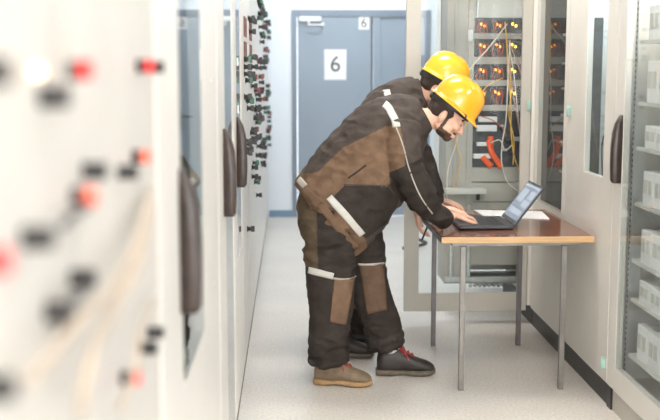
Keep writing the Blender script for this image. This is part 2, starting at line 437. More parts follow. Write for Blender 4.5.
def cabinet(name, y0, y1, n, label, glass=None, door=True, m='cream', hy=None, hinges=(), depth=0.62, plinth='plinth', group=None, inside='inner'):
    X = XL if n > 0 else XR
    t = empty(name, (X-n*depth/2, (y0+y1)/2, 0), label, 'cabinet', group)
    a, b_ = y0+.004, y1-.004; xb = X-n*depth; xf = X-n*.032
    b = MB()
    b.box(xf, xb, a, a+.02, .12, CT); b.box(xf, xb, b_-.02, b_, .12, CT)
    b.box(xf, xb, a+.02, b_-.02, .12, .14); b.box(xf, xb, a+.02, b_-.02, CT-.02, CT); b.box(xb, xb+n*.015, a+.02, b_-.02, .14, CT-.02)
    b.build('body', M[inside], t)
    MB().box(X-n*.012, xb+n*.02, a+.001, b_-.001, 0, .118).build('plinth', M[plinth], t)
    if door:
        b = MB(); z0, z1 = .11, CT
        if glass:
            g0, g1, gz0, gz1 = glass
            b.box(xf, X, a, g0, z0, z1, .003); b.box(xf, X, g1, b_, z0, z1, .003)
            b.box(xf, X, g0-.002, g1+.002, z0, gz0, .0); b.box(xf, X, g0-.002, g1+.002, gz1, z1, .0)
        else: b.box(xf, X, a, b_, z0, z1, .003)
        dr = b.build('door', M[m], t)
        if glass:
            MB().box(X-n*.006, X-n*.002, g0, g1, gz0, gz1).build('glass_pane', M['glass'] if n > 0 else M['glass_clear'], dr)
        if hy: put_handle(dr, X, hy, 1.08, n)
        for (yy, zz) in hinges: hinge(dr, X, yy, zz, n)
        t['door'] = 1
        del t['door']
        return t, dr
    return t, None

# ---- right row
R1, d1 = cabinet('glazed_cabinet', 3.86, 4.90, -1, 'near right cabinet with a tall glass door and shelves of grey devices', glass=(3.98, 4.775, .22, 2.08), m='cream_l', hy=4.80, plinth='frame_grey')
MB().box(XR+.002, XR+.06, 4.83, 4.893, 0, .11, .003).build('foot', M['black'], R1)
holed_rail(R1, XR+.045, 4.755, .16, 2.14, -1, w=.03)
def equipment(parent, x, y0, y1, z0, h, k=3):
    b = MB(); dy = (y1-y0)/k
    for i in range(k): b.box(x, x+.25, y0+i*dy+.003, y0+(i+1)*dy-.003, z0, z0+h, .004)
    b.box(x+.02, x+.24, y0+.01, y0+k*dy-.01, z0+.01, z0+h-.01)
    c = b
    for i in range(k):
        yy = y0+i*dy
        c.box(x-.004, x+.002, yy+dy*.2, yy+dy*.45, z0+h*.35, z0+h*.75, 0, 1); c.box(x-.004, x+.002, yy+dy*.58, yy+dy*.85, z0+h*.35, z0+h*.75, 0, 1)
    b.build('device_row', [M['white'], M['inner']], parent)
for z, h in ((.30, .16), (.56, .10), (.74, .15), (1.0, .15), (1.25, .10), (1.45, .18), (1.72, .15)):
    MB().box(XR+.05, XR+.56, 3.89, 4.74, z-.015, z).build('shelf', M['inner'], R1)
    equipment(R1, XR+.06, 3.92, 4.66, z, h, 5)
for (rr, ya, yb) in ((R1, 3.95, 4.72),):  # made-up fill light, added to brighten the inside of this cabinet
    MB().box(XR+.06, XR+.12, ya, yb, 2.135, 2.17, .003).build('fill_housing', M['white'], rr)
    MB().cyl((XR+.09, ya+.02, 2.125), (XR+.09, yb-.02, 2.125), .012).build('fill_tube', M['tube'], rr)
R2, d2 = cabinet('narrow_window_cabinet', 4.90, 5.76, -1, 'right cabinet with a narrow tall window in its door, touching the table', glass=(5.07, 5.41, 1.075, 2.06), hinges=((5.70, 1.37), (5.70, .51), (4.93, .20)))
MB().box(XR+.07, XR+.13, 5.58, 5.66, 1.0, 1.86, .004).build('cable_duct', M['dark'], R2)
b = MB(); b.tube([(XR+.08, 5.2, 1.32), (XR+.07, 5.32, 1.25), (XR+.08, 5.36, 1.12), (XR+.09, 5.33, .95)], .004); b.build('cable', M['wire_k'], R2)
MB().box(XR+.06, XR+.12, 4.98, 5.7, 2.135, 2.17, .003).build('fill_housing', M['white'], R2)  # another added fill light, cool, only there to brighten behind the window
MB().cyl((XR+.09, 5.0, 2.125), (XR+.09, 5.68, 2.125), .012).build('fill_tube', M['tube_cool'], R2)
R3, d3 = cabinet('glazed_cabinet', 5.76, 6.53, -1, 'right cabinet behind the table with glass beside the hinge of the open door', glass=(5.84, 6.46, .80, 2.06), inside='shade_in')
for k, z in enumerate((1.82, 1.65, 1.5, 1.34, 1.18, 1.0)):
    b = MB(); b.box(XR+.14, XR+.40, 5.86, 6.46, z-.03, z-.015); b.build('shelf', M['rackgrey'], R3)
    b = MB()
    for j in range(4): b.box(XR+.16, XR+.36, 5.88+j*.15, 6.0+j*.15, z-.015, z+.08, .004)
    b.build('device_row', M['dark'], R3)
R4, _ = cabinet('open_cabinet', 6.53, 7.46, -1, 'open right cabinet behind the swung out glass door and relay rack', door=False)

# the open glass door (a door of R4, swung out across the aisle)
dx0, dx1, dy = 0.705, 1.478, 6.55
b = MB()
b.box(dx0, dx0+.092, dy, dy+.03, .085, 2.17, .003); b.box(dx1-.06, dx1, dy, dy+.03, .085, 2.17, .003)
b.box(dx0+.09, dx1-.058, dy, dy+.03, .085, .20, .0); b.box(dx0+.09, dx1-.058, dy, dy+.03, 2.06, 2.17, .0)
b.box(dx1, XR+.03, dy+.02, dy+.05, .12, 2.17)
od = b.build('door', M['frame_grey'], R4); od['label'] = 'glass door swung wide open across the aisle'
MB().box(dx0+.09, dx1-.058, dy+.012, dy+.016, .198, 2.062).build('glass_pane', M['glass_door'], od)
b = MB(); b.box(dx1+.002, XR+.03, dy-.012, dy+.02, .12, 2.17, .003); b.build('corner_post', M['cream'], R4)
hinge(od, dx1-.005, dy-.008, 1.37, -1)

# swing rack
sy = 6.85
rk = empty('relay_rack', (1.30, sy+.1, 0.2), 'swung out relay rack with amber lamps seen through the open glass door', 'rack')
b = MB()
b.box(1.0, 1.175, sy+.01, sy+.04, .22, 2.17, .003); b.box(1.0, 1.02, sy+.04, sy+.30, .22, 2.17); b.box(1.045, 1.065, sy-.004, sy+.01, .22, 2.17, .002); b.box(1.135, 1.172, sy-.006, sy+.01, .22, 2.17, .002)
b.box(1.60, 1.64, sy+.01, sy+.30, .22, 2.17); b.box(1.0, 1.64, sy+.27, sy+.30, .24, 2.17)
b.box(1.0, 1.62, sy, sy+.30, .20, .225, .003)
b.box(1.172, 1.61, sy, sy+.03, .87, .962, .003); b.box(1.172, 1.61, sy+.004, sy+.03, .74, .862, .003)
b.box(1.172, 1.61, sy+.012, sy+.03, .50, .735, .003); b.box(1.172, 1.61, sy+.006, sy+.03, .32, .495, .003)
b.build('frame', M['rackgrey'], rk)
for x in (1.03, 1.145): MB().box(x, x+.02, sy-.02, sy+.006, .25, .72, .003).build('vertical_channel', M['galv'], rk)
MB().box(1.0, 1.62, sy-.03, sy+.01, .215, .25, .003).build('bottom_ledge', M['galv'], rk)
MB().box(0.99, 1.25, sy-.10, sy-.01, .80, .835, .003).build('front_strip', M['inner'], rk)  # pale box across the left front of the rack
MB().box(1.20, 1.225, sy-.012, sy, .75, .80, .003).build('latch', M['black'], rk)
MB().box(1.13, 1.16, sy-.02, sy-.005, 1.77, 1.84, .003).build('latch', M['white'], rk)
for z0, z1 in ((1.783, 1.82), (1.625, 1.67), (1.486, 1.524), (1.327, 1.365)):
    MB().box(1.155, 1.61, sy-.012, sy+.02, z0, z1, .003).build('shelf_rail', M['rackgrey'], rk)
MB().box(1.19, 1.20, sy+.01, sy+.02, 1.92, 2.17).build('mounting_rail', M['galv'], rk)
MB().box(1.172, 1.61, sy+.05, sy+.06, 1.92, 2.17).build('back_plate', M['inner'], rk)
for ri, (z0, z1) in enumerate(((1.822, 1.905), (1.673, 1.775), (1.527, 1.618), (1.368, 1.478))):
    for j in range(4):
        x0 = 1.185+j*.1
        mo = MB().box(x0, x0+.094, sy+.005, sy+.22, z0, z1-.004, .003).build('relay_module', M['dark'], rk)
        n_l = 3 if ri == 0 and j == 3 else 2
        for q in range(n_l):
            lx = x0+.03+.022*q; lz = z1-.028-.012*(q % 2)
            l = MB().ell((lx, sy-.002, lz), (.007, .007, .009), seg=12).build('indicator_lamp', M['lamp_y'] if j > 1 else M['lamp_o'], mo)
        if j < 2:
            b = MB()
            for q in range(4):
                a = x0+.012+q*.018; b.tube([(a, sy-.004, z1-.02), (a+random.uniform(-.01, .01), sy-.03, (z0+z1)/2+.01), (a+random.uniform(-.015, .015), sy-.018, z0+.015), (a+.004, sy, z0+.002)], .0028, 6)
            b.build('wire_loop', M['wire_o'], mo)
MB().box(1.175, 1.60, sy+.012, sy+.02, 1.327, 1.915).build('back_plate', M['dark'], rk)
# lower bay: dark backing, white connector strips, orange sleeves
MB().box(1.175, 1.61, sy+.03, sy+.05, .962, 1.327).build('back_plate', M['dark'], rk)
for x0, x1, z0, z1 in ((1.21, 1.33, 1.255, 1.29), (1.20, 1.33, 1.195, 1.235), (1.20, 1.30, 1.10, 1.125), (1.18, 1.30, 1.02, 1.05)):
    MB().box(x0, x1, sy+.0, sy+.03, z0, z1, .004).build('terminal_strip', M['white'], rk)
for k in range(14):
    x = 1.34+random.random()*.18; z = 1.0+random.random()*.29; s_ = random.uniform(.012, .03)
    MB().box(x, x+s_*1.6, sy+.0, sy+.03, z, z+s_, .003).build('connector', M['galv'] if k % 3 == 0 else M['black'], rk)
for pts in ([(1.275, 1.14), (1.295, 1.06), (1.335, 1.0), (1.36, .965)], [(1.235, 1.035), (1.265, 1.0), (1.295, .97)], [(1.285, 1.165), (1.29, 1.10)]):
    b = MB(); R = []
    P = spline([(x, sy-.02, z) for x, z in pts], 4)
    for i, p in enumerate(P):
        t = (P[min(i+1, len(P)-1)]-P[max(i-1, 0)]).normalized(); a = t.cross(Vector((0, 1, 0)))
        R.append([p+a*math.cos(q*PI/4)*.019+Vector((0, 1, 0))*math.sin(q*PI/4)*.008 for q in range(8)])
    b.rings(R); b.build('cable_sleeve', M['orange'], rk)
def cable(pts, m, r=.0032):
    b = MB(); b.tube(pts, r, 8); b.build('cable', M[m], rk)
cable([(1.369, 6.800, 1.875), (1.306, 6.760, 1.799), (1.230, 6.750, 1.706), (1.156, 6.750, 1.625), (1.102, 6.760, 1.525), (1.086, 6.760, 1.337), (1.058, 6.760, 1.147), (1.006, 6.780, 0.954), (1.005, 6.800, 0.758)], 'wire_w', .0038)
cable([(1.356, 6.800, 1.888), (1.364, 6.760, 1.743), (1.371, 6.740, 1.556), (1.394, 6.740, 1.368), (1.397, 6.740, 1.211), (1.420, 6.740, 1.052), (1.461, 6.740, 0.943), (1.513, 6.760, 0.851)], 'wire_y', .0038)
cable([(1.391, 6.800, 1.775), (1.367, 6.720, 1.525), (1.360, 6.720, 1.275), (1.338, 6.720, 1.117), (1.341, 6.720, 0.990), (1.382, 6.720, 0.875), (1.460, 6.720, 0.817)], 'wire_w', .0038)
cable([(1.385, 6.800, 1.744), (1.413, 6.760, 1.556), (1.432, 6.740, 1.368), (1.456, 6.740, 1.179), (1.498, 6.740, 1.020), (1.525, 6.760, 0.890)], 'wire_w')
cable([(1.378, 6.800, 1.775), (1.437, 6.760, 1.619), (1.498, 6.760, 1.449), (1.531, 6.780, 1.335)], 'wire_p')
cable([(1.393, 6.800, 1.650), (1.399, 6.750, 1.494), (1.424, 6.730, 1.337), (1.461, 6.730, 1.148), (1.491, 6.760, 0.967)], 'wire_p', .0036)
cable([(1.373, 6.800, 1.713), (1.392, 6.740, 1.463), (1.382, 6.740, 1.305), (1.418, 6.740, 1.147), (1.419, 6.760, 0.986)], 'wire_y')
cable([(1.244, 6.800, 1.449), (1.176, 6.760, 1.324), (1.087, 6.750, 1.211), (1.048, 6.740, 1.135), (1.082, 6.740, 1.021), (1.052, 6.740, 0.894), (1.034, 6.780, 0.786)], 'wire_y')
cable([(1.351, 6.800, 1.537), (1.261, 6.760, 1.500), (1.216, 6.750, 1.450), (1.188, 6.760, 1.336)], 'wire_y')
cable([(1.212, 6.820, 1.296), (1.283, 6.780, 1.272), (1.350, 6.760, 1.222), (1.374, 6.780, 1.170)], 'wire_o')
cable([(1.418, 6.800, 1.111), (1.368, 6.770, 1.082), (1.334, 6.770, 1.145), (1.276, 6.800, 1.124)], 'wire_w')
# small dark thing on the floor beyond, seen through the glass
b = MB(); b.tube([(1.02, 9.3, .05), (1.10, 9.28, .10), (1.20, 9.35, .06), (1.15, 9.45, .02), (1.04, 9.4, .02), (1.0, 9.33, .015)], .016, 8)
tag(b.build('cable_coil', M['wire_k'], loc=(1.1, 9.35, 0)), 'black coil of cable on the floor beyond the open glass door', 'cable')
b = MB()
for k in range(7):
    x = 1.30+k*.035; b.tube([(x, 7.6, .02), (x+.02, 7.62, .10), (x+.05, 7.6, .05), (x+.08, 7.65, .018)], .012, 6)
tag(b.build('cable_heap', M['galv'], loc=(1.42, 7.6, 0)), 'grey heap of cable on the floor behind the relay rack', 'cable')

# ---- left row
def knob_proto(col, big=1.0):
    # rotary switch: round base flange, barrel and a lever grip; x points away from the panel
    b = MB(); s = big
    b.cyl((0, 0, 0), (.006*s, 0, 0), .019*s, .018*s, 16, 0); b.cyl((.006*s, 0, 0), (.026*s, 0, 0), .013*s, .011*s, 16, 0)
    o1 = b.build('control_knob', M['black'])
    b = MB(); b.box(.022*s, .046*s, -.006*s, .006*s, -.018*s, .018*s, .003*s)
    o2 = b.build('grip', M[col]); return o1, o2
def add_knob(parent, pr, x, y, z):
    a = cp(pr[0], parent, (x, y, z)); g = pr[1].copy(); C.objects.link(g); g.parent = a; g.location = (0, 0, 0); return a
def push_proto(col):
    o1 = MB().cyl((0, 0, 0), (.013, 0, 0), .011, .010, 16).build('push_button', M['black'])
    o2 = MB().cyl((.013, 0, 0), (.026, 0, 0), .011, .010, 16).build('cap', M[col]); return o1, o2
protos = {c: knob_proto(c, .88) for c in ('black', 'dkred', 'green')}
pushes = {c: push_proto(c) for c in ('black', 'red', 'salmon')}
L1, dL1 = cabinet('relay_panel_cabinet', 0.45, 1.88, 1, 'nearest left cabinet, out of focus, with red and black push buttons and loose cables', m='panel')
near = [(-0.215, 0.814, 1.597)+('black',), (-0.215, 1.023, 1.573)+('black',), (-0.215, 1.147, 1.598)+('red',), (-0.215, 1.219, 1.484)+('black',), (-0.215, 1.154, 1.463)+('salmon',), (-0.215, 1.465, 1.459)+('black',), (-0.215, 1.599, 1.469)+('salmon',),
        (-0.215, 1.668, 1.603)+('red',), (-0.215, 1.796, 1.602)+('black',), (-0.215, 0.788, 1.458)+('red',), (-0.215, 0.937, 1.452)+('black',), (-0.215, 0.790, 1.361)+('black',), (-0.215, 1.446, 1.175)+('red',), (-0.215, 1.630, 1.168)+('black',), (-0.215, 1.721, 1.170)+('black',), (-0.220, 0.996, 1.529)+('green',), (-0.215, 1.134, 1.377)+('black',), (-0.215, 1.018, 1.367)+('black',)]
for i, (x, y, z, c) in enumerate(near):
    if c == 'green': continue
    add_knob(dL1, pushes[c], XL, y, z)
MB().ell((-0.220, 0.948, 1.597), (.005, .005, .005)).build('indicator_lamp', M['lamp_w'], dL1)
for pts, c, r in (([(-0.225, 1.095, 1.667), (-0.222, 1.084, 1.628), (-0.222, 1.048, 1.577)], 'rackgrey', .003),
               ([(-0.220, 1.028, 1.449), (-0.215, 1.066, 1.456), (-0.220, 1.173, 1.450)], 'wire_k', .004),
               ([(-0.220, 1.160, 1.364), (-0.210, 1.033, 1.377), (-0.210, 0.985, 1.372), (-0.220, 1.003, 1.348)], 'wire_k', .005),
               ([(-0.220, 1.674, 1.411), (-0.200, 1.364, 1.375), (-0.200, 1.169, 1.357), (-0.200, 0.976, 1.364), (-0.210, 0.843, 1.351)], 'wire_b', .006),
               ([(-0.220, 1.696, 1.392), (-0.190, 1.336, 1.360), (-0.200, 1.178, 1.332), (-0.200, 1.042, 1.312), (-0.210, 1.035, 1.259)], 'wire_b', .006),
               ([(-0.220, 1.693, 1.231), (-0.200, 1.391, 1.256), (-0.200, 1.338, 1.217), (-0.210, 1.275, 1.185)], 'wire_b', .004)):
    b = MB(); b.tube(pts, r, 8); b.build('wiring', M[c], dL1)
L2, dL2 = cabinet('glazed_cabinet', 1.90, 3.46, 1, 'second left cabinet with a mirror-like glass door and a blurred dark handle', glass=(2.29, 2.83, .90, 2.08), m='cream_l', hy=2.26)
for o_ in dL2.children:
    if o_.name.startswith('glass_pane'):
        for v in o_.data.vertices: v.co.x += (v.co.y+wloc(o_).y-2.29)*.0065   # the pane sits very slightly askew in its seal
holed_rail(L2, XL-.05, 2.32, .3, 2.1, 1, w=.12, pitch=.05)
for (yy, zz) in ((3.22, 1.56), (3.22, .95)):
    MB().cyl((XL, yy, zz), (XL+.003, yy, zz), .006).build('screw', M['galv'], dL2)
L3, dL3 = cabinet('glazed_cabinet', 3.48, 4.44, 1, 'third left cabinet with a dark handle beside its narrow glass', glass=(3.87, 4.38, .12, 2.08), m='cream_l', hy=3.76)
L4, dL4 = cabinet('glazed_cabinet', 4.46, 5.20, 1, 'left glazed cabinet just before the switch panels, its handle farthest from the camera', glass=(4.72, 5.12, .75, 2.08), m='cream_l', hy=4.70)
MB().box(XL, XL+.006, 4.78, 4.83, 1.61, 1.645, .001).build('label_plate', M['white'], dL4)
MB().box(XL, XL+.006, 4.78, 4.83, 1.40, 1.435, .001).build('label_plate', M['white'], dL4)
nm = ['first', 'second', 'third', 'fourth', 'fifth', 'sixth', 'seventh', 'last']
PW = (11.42-5.22)/8
rows = (2.06, 1.96, 1.86, 1.76, 1.66, 1.55, 1.44, 1.34, 1.23, 1.12, 1.0, .88)
for k in range(8):
    y0 = 5.22+k*PW; y1 = y0+PW-.02
    t, dr = cabinet('switch_panel_cabinet', y0, y1, 1, '%s white switch panel of the left row beyond the glazed cabinets%s' % (nm[k], '' if k < 7 else ', against the far wall'), m='cream_l', group=None)
    if k < 2:
        for (za, zb) in ((1.76, 1.86), (1.63, 1.735)):
            for yy in (y0+.30, y0+.48): MB().box(XL, XL+.008, yy, yy+.05, za, zb, .001).build('label_plate', M['plate'], dr)
    for ri in random.sample(range(len(rows)), 6):
        z = rows[ri]; js = random.choice(((0, 1, 2), (1, 2, 3), (0, 1), (2, 3), (0, 1, 2, 3)))
        for j in js:
            if k == 0 and (z > 1.7 or j < 1): continue
            c = random.choice(('black', 'black', 'black', 'black', 'black', 'dkred', 'green', 'green'))
            add_knob(dr, protos[c], XL, y0+.10+j*.18+random.uniform(-.02, .02), z+random.uniform(-.02, .02))
            if random.random() < .35: add_knob(dr, protos['black'], XL, y0+.10+j*.18+random.uniform(-.02, .02), z-.055+random.uniform(-.005, .005))
    if k in (0, 2):
        add_knob(dr, protos['black'], XL, y0+.5, .74)
for a, b2 in list(protos.values())+list(pushes.values()): bpy.data.objects.remove(a); bpy.data.objects.remove(b2)

# ------------------------------------------------------------------ table
tb = empty('work_table', (1.12, 5.62, 0), 'table with dark red wood top, pale wood edge and thin steel legs', 'table')
tx0, tx1, ty0, ty1, tz = 0.735, 1.488, 5.13, 6.16, .78
top = MB().box(tx0+.004, tx1, ty0+.012, ty1, tz-.028, tz, .001).build('tabletop', M['mahogany'], tb)
MB().box(tx0, tx1, ty0, ty0+.0118, tz-.029, tz+.0005, .002).build('front_edge', M['oak'], top)
MB().box(tx0-.004, tx0+.0038, ty0+.006, ty1, tz-.028, tz+.0003, .001).build('side_edge', M['black'], top)
b = MB(); b.box(tx0+.06, tx1-.06, ty0+.05, ty0+.07, tz-.05, tz-.029); b.box(tx0+.06, tx1-.06, ty1-.11, ty1-.09, tz-.05, tz-.029); b.box(tx0+.06, tx0+.08, ty0+.07, ty1-.11, tz-.05, tz-.029); b.box(tx1-.08, tx1-.06, ty0+.07, ty1-.11, tz-.05, tz-.029)
b.build('apron', M['steel'], tb)
for (x, y, m) in ((.847, 5.17, 'steel'), (1.350, 5.17, 'steel'), (.822, 6.03, 'steel_dark'), (1.318, 6.03, 'steel_dark')):
    MB().box(x-.013, x+.013, y-.013, y+.013, 0, tz-.0495, .002).build('leg', M[m], tb)

# paper, pen, phone
b = MB()
def sheet(b, P, z): 
    v = [b.bm.verts.new((x, y, z+k)) for k in (0, .004) for x, y in P]
    b.bm.faces.new(v[3::-1]); b.bm.faces.new(v[4:])
    for i in range(4): b.bm.faces.new((v[i], v[(i+1) % 4], v[4+(i+1) % 4], v[4+i]))
b = MB(); sheet(b, [(1.075, 5.81), (1.41, 5.73), (1.44, 6.03), (1.06, 6.12)], tz+.001); tag(b.build('paper_sheet', M['paper'], loc=(1.2, 5.9, tz)), 'white paper sheets lying on the table behind the laptop', 'paper')
b = MB(); b.box(-.035, .035, -.07, .07, 0, .009, .003)
for v in b.bm.verts: v.co = Matrix.Rotation(.5, 3, 'Z') @ v.co + Vector((1.0, 5.84, tz+.0005))
ph = b.build('phone', M['black'], loc=(1.0, 5.84, tz)); tag(ph, 'small black phone on the table beside the hand and the paper', 'phone')

# laptop (keyboard towards the men)
lp = empty('laptop', (1.0, 5.55, tz+.001), 'open black laptop on the table with a pale blue screen', 'laptop')
ly0, ly1 = 5.37, 5.72
b = MB(); b.box(.86, 1.140, ly0, ly1, tz+.003, tz+.024, .006); base = b.build('base', M['laptop'], lp)
b = MB()
for i in range(5):
    for j in range(13): b.box(.965+i*.026, .965+i*.026+.022, ly0+.02+j*.0238, ly0+.02+j*.0238+.020, tz+.0242, tz+.0268, .0)
b.build('keyboard', M['keys'], base)
MB().box(.885, .95, ly0+.12, ly0+.22, tz+.0242, tz+.0252).build('touchpad', M['dark'], base)
ang = math.radians(53)
def lidpt(u, y, w): # u along lid from hinge, w normal towards the keyboard
    return Vector((1.142+u*math.cos(ang)-w*math.sin(ang), y, tz+.022+u*math.sin(ang)+w*math.cos(ang)))
def lidbox(u0, u1, y0, y1, w0, w1, name, m, parent, bev=0):
    b = MB(); b.box(u0, u1, y0, y1, w0, w1, bev)
    for v in b.bm.verts: v.co = lidpt(v.co.x, v.co.y, v.co.z)
    return b.build(name, m, parent)
lid = lidbox(0, .245, ly0, ly1, -.008, 0, 'lid', M['laptop'], lp, .003)
ms = bpy.data.materials.new('laptop_screen'); ms.use_nodes = True
pb = ms.node_tree.nodes['Principled BSDF']; nt = ms.node_tree
tcx = nt.nodes.new('ShaderNodeTexCoord'); br = nt.nodes.new('ShaderNodeTexBrick'); br.inputs['Scale'].default_value = 14
br.inputs['Color1'].default_value = (.42, .47, .55, 1); br.inputs['Color2'].default_value = (.33, .39, .48, 1); br.inputs['Mortar'].default_value = (.20, .25, .33, 1); br.inputs['Mortar Size'].default_value = .03
mpp = nt.nodes.new('ShaderNodeMapping'); mpp.inputs['Rotation'].default_value = (PI/2, 0, 0)
nt.links.new(tcx.outputs['Generated'], mpp.inputs[0]); 
br.inputs['Scale'].default_value = 5
nt.links.new(tcx.outputs['Generated'], br.inputs['Vector'])
nt.links.new(br.outputs['Color'], pb.inputs['Emission Color']); pb.inputs['Emission Strength'].default_value = .30; pb.inputs['Base Color'].default_value = (.02, .02, .02, 1); pb.inputs['Roughness'].default_value = .3
scr = lidbox(.022, .232, ly0+.014, ly1-.014, .0002, .0012, 'screen', ms, lid)
for (u0, u1, a0, a1) in ((.215, .228, .02, .33), (.15, .20, .03, .14), (.10, .14, .03, .16), (.12, .20, .19, .31), (.05, .08, .04, .30)):
    b = lidbox(u0, u1, ly0+a0, ly0+a1, .0013, .0017, 'screen_window', mat('screen_block', (.03, .04, .05), .5, emit=(.62, .70, .80), estr=.32), scr)

# ------------------------------------------------------------------ people
def rotm(pitch):  # head frame: x forward, z up, pitched down about y
    return Matrix.Rotation(pitch, 3, 'Y')

def hand(b, wr, d, nrm, sgn, s=1.0, curl=.5, spread=.18):
    # wr wrist, d direction of the fingers, nrm back of the hand, sgn side of the thumb
    d = Vector(d).normalized(); nrm = Vector(nrm).normalized(); sd = d.cross(nrm).normalized()*sgn; nrm = (sd.cross(d)*sgn).normalized()
    if nrm.dot(Vector((0, 0, 1))) < 0 and abs(nrm.z) > .3: nrm = -nrm
    wr = Vector(wr)
    rot = Matrix((d, sd, nrm)).transposed()
    b.ell(wr+d*.045*s, (.052*s, .040*s, .017*s), rot, 20)
    b.ell(wr+d*.06*s+sd*.01*s, (.035*s, .036*s, .015*s), rot, 16)
    b.ell(wr+d*.0*s, (.035*s, .027*s, .020*s), rot, 16)
    L = (.078, .085, .078, .062)
    for k in range(4):
        off = (1.5-k)*.0205*s; a = d*1.0+sd*((1.5-k)*spread*.5); a.normalize()
        p = wr+d*(.085-.004*abs(k-1))*s+sd*off; dirv = a.copy(); pts = [(p-a*.02*s, .0095*s)]; pts.append((p, .0098*s))
        for q, fr in enumerate((.45, .32, .23)):
            c = curl*(.5, .9, .6)[q]; dirv = (dirv*math.cos(c)-nrm*math.sin(c)).normalized()
            # keep the curling in the finger's own plane
            p = p+dirv*L[k]*fr*s; pts.append((p, (.0092, .0086, .0070)[q]*s))
        for (p0, r0), (p1, r1) in zip(pts, pts[1:]):
            b.cyl(p0, p1, r0, r1, 12); b.ell(p1, (r1, r1, r1), seg=12)
    p = wr+d*.02*s+sd*.028*s; dv = (d*.72+sd*.62-nrm*.25).normalized()
    r = .0115*s
    for ln, rr in ((.042, .0112), (.032, .0100), (.025, .0082)):
        p2 = p+dv*ln*s; b.cyl(p, p2, r, rr*s, 12); b.ell(p2, (rr*s,)*3, seg=12); r = rr*s; p = p2; dv = (dv+d*.35-nrm*.1).normalized()

def head(b, c, pitch, yaw=0.0):
    R = Matrix.Rotation(yaw, 3, 'Z') @ rotm(pitch)
    f = lambda x, y, z: Vector(c)+R @ Vector((x, y, z))
    e = lambda p, r, rr=None, seg=24: b.ell(f(*p), r, R @ rr if rr else R, seg)
    e((.005, 0, .055), (.098, .076, .085)); e((.035, 0, .0), (.066, .064, .085))
    e((.045, 0, -.055), (.050, .050, .040)); e((.078, 0, -.078), (.024, .028, .022))   # jaw and chin
    e((.088, 0, .045), (.018, .050, .014))                                             # brow
    e((.098, 0, -.050), (.015, .024, .010)); e((.096, 0, -.062), (.014, .021, .009))   # lips
    for s in (-1, 1):
        e((.070, s*.040, -.008), (.030, .022, .026)); e((.030, s*.052, -.045), (.045, .016, .032))
        e((-.005, s*.076, -.004), (.019, .010, .033)); e((-.003, s*.074, -.028), (.010, .008, .011))
        e((.084, s*.030, .020), (.016, .015, .012))
    K = [f(.088, 0, .035), f(.102, 0, .015), f(.118, 0, -.008), f(.121, 0, -.020), f(.106, 0, -.028)]
    for p0, p1, r0, r1 in zip(K, K[1:], (.008, .010, .011, .013), (.010, .011, .013, .008)):
        b.cyl(p0, p1, r0, r1, 14); b.ell(p1, (r1, r1, r1), seg=12)
    for s in (-1, 1): b.ell(f(.104, s*.012, -.022), (.012, .008, .008), R, 12)
    return f, R

def helmet(parent, c, R, m, strap=True):
    f = lambda x, y, z: Vector(c)+R @ Vector((x, y, z))
    b = MB(); rg = []; n = 48
    prof = [(1.0, .0), (1.0, .02), (.985, .05), (.93, .085), (.82, .112), (.64, .134), (.42, .147), (.2, .1535), (.03, .155)]
    def ring(sc, z, ins=0, brim=0):
        r = []
        for k in range(n):
            a = 2*PI*k/n; ca, sa = math.cos(a), math.sin(a)
            rx = (.127-ins)*sc; ry = (.108-ins)*sc
            front = max(0, ca)**1.6
            x = ca*(rx+brim*(.010+.026*front)); y = sa*(ry+brim*.010)
            zz = z-brim*(.012*front+.002)+(.012*max(0, ca)**2 if brim == 0 and z < .03 else 0)
            rid = 0
            if z > .06 and abs(y) < .016 and sc > .1: rid = .005
            r.append(f(x+.018, y, zz+rid))
        return r
    inner = [ring(s, z-.004, .005) for s, z in prof]
    outer = [ring(s, z) for s, z in prof]
    allr = inner[::-1]+[ring(1, -.003, .004), ring(1, -.004, .002, .7), ring(1, -.003, 0, 1.0), ring(1, .001, 0, 1.0), ring(1, .005, 0, .5)]+outer
    b.rings(allr)
    h = b.build('hard_hat', m, parent)
    b = MB(); rr = []
    for z, q in ((-.020, .0), (.004, .0), (.004, .004), (-.020, .004)):
        rr.append([f(.010+math.cos(2*PI*k/n)*(.108+q), math.sin(2*PI*k/n)*(.090+q), z-.012*max(0, -math.cos(2*PI*k/n))) for k in range(n)])
    V = [[b.bm.verts.new(p) for p in r] for r in rr]
    for i in range(4):
        for k in range(n): b.bm.faces.new((V[i][k], V[i][(k+1) % n], V[(i+1) % 4][(k+1) % n], V[(i+1) % 4][k]))
    b.build('headband', M['strap'], h)
    b = MB(); b.ell(f(-.100, 0, -.022), (.014, .030, .018), R, 16); b.build('adjusting_knob', M['strap'], h)
    b = MB(); 
    for k in range(7): b.ell(f(.058+.01*k*.5, -.098, -.004), (.010, .006, .010), R, 10)
    b.build('strap_clip', M['strap'], h)
    return h

